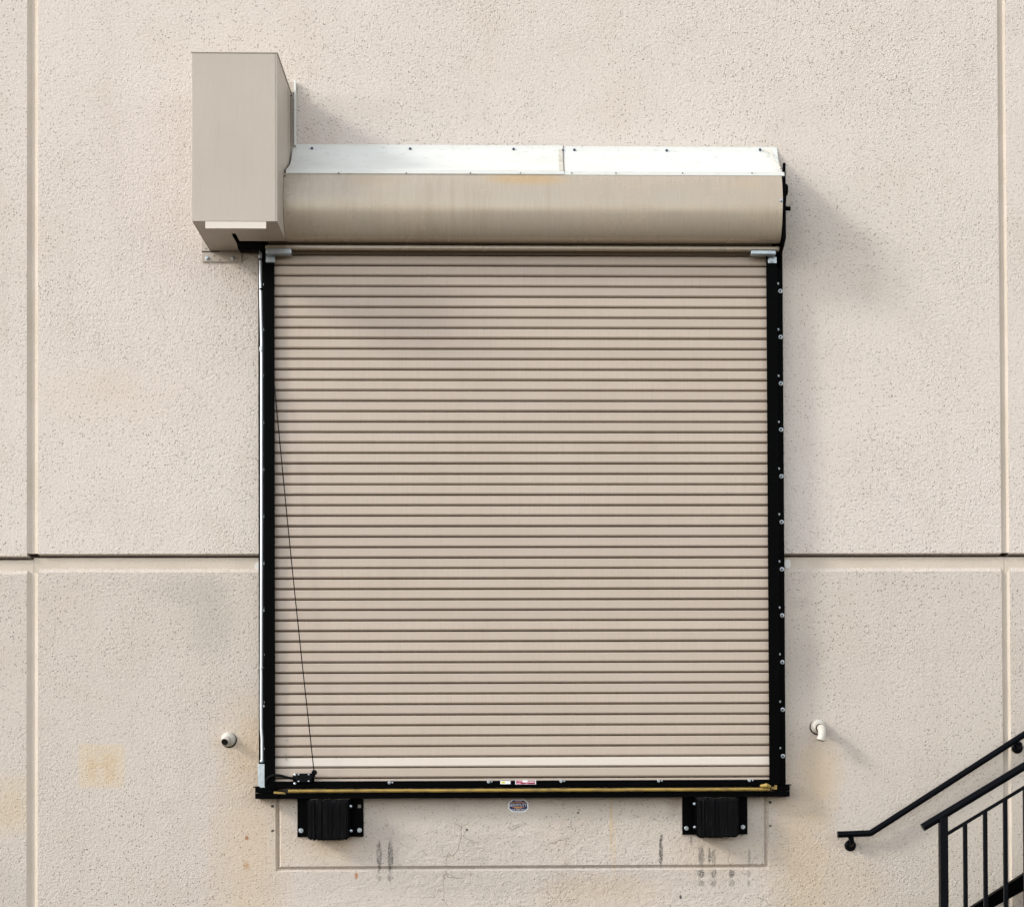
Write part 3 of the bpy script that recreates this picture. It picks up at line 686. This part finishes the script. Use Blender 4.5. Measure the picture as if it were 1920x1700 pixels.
MB().lathe(e+Vector((0, -.036, 0)), (0, -1, 0), [(0, .0285), (.006, .0285), (.008, .026)], 20).build('shadow_ring', 'dark', pe)
MB().lathe(pts[-1]-(pts[-1]-pts[-2]).normalized()*.006, pts[-1]-pts[-2], [(0, .0275), (.012, .0275), (.013, .020)], 18).build('pipe_end', 'pvc', pe)

# ------------------------------------------------------------------ wall handrail
HD = .064
hr = thing('wall_handrail', 'black pipe handrail on round brackets fixed to the wall by the stair', 'handrail', at(1570, 1564, 0))
a, b, c = at(1570.5, 1563.8, HD), at(1632, 1561.5, HD), at(1920, 1376.5, HD)
dirr = (c-b).normalized()
e = b+dirr*3.2
MB().tube([a, b-Vector((.007, 0, 0)), b+dirr*.007, e, e+Vector((.5, 0, 0))], .0205, 16).build('rail', 'rail', hr)
def bracket(px, py, rail_pt):
    w_ = at(px, py, 0)
    br = MB().lathe(w_, (0, -1, 0), [(0, .036), (.006, .036), (.012, .030), (.014, .016)], 24).build('bracket', 'rail', hr)
    MB().tube([w_+Vector((0, -.006, 0)), w_+Vector((0, -.034, .004)), w_+Vector((.0, -.056, .022)), Vector((rail_pt.x, -HD, rail_pt.z-.015))], [.013, .014, .0155, .0175], 12).build('bracket_arm', 'rail', br)
bracket(1594, 1584.5, at(1595, 1562.5, HD))
bracket(1907, 1401.5, at(1905, 1386, HD))
p = b+dirr*2.25; bracket_pt = p
w_ = Vector((p.x, 0, p.z-.08))
br = MB().lathe(w_, (0, -1, 0), [(0, .036), (.006, .036), (.012, .030), (.014, .016)], 24).build('bracket', 'rail', hr)
MB().tube([w_+Vector((0, -.006, 0)), w_+Vector((0, -.034, .004)), w_+Vector((.0, -.056, .022)), Vector((p.x, -HD, p.z-.015))], [.013, .014, .0155, .0175], 12).build('bracket_arm', 'rail', br)

# ------------------------------------------------------------------ steel stair and its outer railing
SD = 1.0
stair = thing('steel_stair', 'black steel stair with pipe top rail and square balusters at the right', 'stair', (at(1769, 1650, SD).x, -SD, 0))
a, b = at(1729.8, 1550.8, SD), at(1920, 1436, SD); dr = (b-a).normalized(); SL = dr.z/dr.x
XE = 4.35
def rail_z(x): return a.z+(x-a.x)*SL
MB().tube([a, Vector((XE, -SD, rail_z(XE))), Vector((XE+1.4, -SD, rail_z(XE)))], .0232, 16).build('top_rail', 'rail', stair)
px_ = at(1768.8, 1600, SD).x
sub0 = at(1777, 1562, SD); sub1 = at(1920, 1475.5, SD); SS = (sub1.z-sub0.z)/(sub1.x-sub0.x)
hb = .0105
MB().prism_x([(0, 0), (0, 0.001), (.001, .001)], 0, .001) if False else None
def bar(name, x0, z0, x1, z1, hh, dh, mat='rail'):
    """inclined flat bar: centreline x0,z0 to x1,z1, vertical half height hh, half depth dh"""
    return MB().add([(x0, -SD-dh, z0-hh), (x1, -SD-dh, z1-hh), (x1, -SD+dh, z1-hh), (x0, -SD+dh, z0-hh), (x0, -SD-dh, z0+hh), (x1, -SD-dh, z1+hh), (x1, -SD+dh, z1+hh), (x0, -SD+dh, z0+hh)],
                    [(0, 3, 2, 1), (4, 5, 6, 7), (0, 1, 5, 4), (1, 2, 6, 5), (2, 3, 7, 6), (3, 0, 4, 7)]).build(name, mat, stair, bevel=.0015)
bar('lower_rail', px_+.02, sub0.z+(px_+.02-sub0.x)*SS, XE, sub0.z+(XE-sub0.x)*SS, .0105, .0095)
def upright(name, x, w, z0, z1):
    return MB().box(x-w, x+w, SD-w, SD+w, z0, z1).build(name, 'rail', stair, bevel=.002)
upright('post', px_, .0225, 0, rail_z(px_)-.008)
upright('post', XE, .0225, 0, rail_z(XE)-.008)
st0 = at(1822, 1700, .11); st1 = at(1920, 1638, .11); TS = (st1.z-st0.z)/(st1.x-st0.x)
strz = lambda x: st0.z+(x-st0.x)*TS
x_ = at(1809.8, 1600, SD).x; step_ = at(1847.5, 1600, SD).x-x_
while x_ < XE-.06:
    upright('baluster', x_, .011, max(0.03, strz(x_)-.03), sub0.z+(x_-sub0.x)*SS+.004); x_ += step_
# channel stringers, near and by the wall
def stringer(y):
    x0 = st0.x-(st0.z-.02)/TS-.02; x1 = XE+.02; hh = .205
    mb = MB()
    def pr(z_hi, z_lo, d0, d1):
        mb.add([(x0, -d1, max(strz(x0)-z_lo, 0)), (x1, -d1, strz(x1)-z_lo), (x1, -d0, strz(x1)-z_lo), (x0, -d0, max(strz(x0)-z_lo, 0)), (x0, -d1, max(strz(x0)-z_hi, .006)), (x1, -d1, strz(x1)-z_hi), (x1, -d0, strz(x1)-z_hi), (x0, -d0, max(strz(x0)-z_hi, .006))],
               [(0, 3, 2, 1), (4, 5, 6, 7), (0, 1, 5, 4), (1, 2, 6, 5), (2, 3, 7, 6), (3, 0, 4, 7)])
    pr(.0, .010, y, y+.05); pr(.0105, hh-.0105, y, y+.008); pr(hh-.01, hh, y, y+.05)
    return mb.build('stringer', 'black', stair)
stringer(SD-.025); stringer(.06)
nst = 7; x0 = st0.x-(st0.z)/TS; rise = strz(XE)/ (nst+.6); run = rise/TS
for k in range(nst):
    zt_ = (k+1)*rise-.15; xx = x0+(k+1.0)*run
    MB().box(xx, xx+run+.02, .115, SD-.028, zt_-.035, zt_).build('tread', 'tread', stair, bevel=.003)
zl = strz(XE)-.02
MB().box(XE+.025, XE+1.45, .06, SD+.03, zl-.05, zl).build('landing', 'tread', stair, bevel=.003)
MB().box(XE+1.38, XE+1.43, SD-.02, SD+.025, 0, rail_z(XE)-.01).build('post', 'rail', stair)
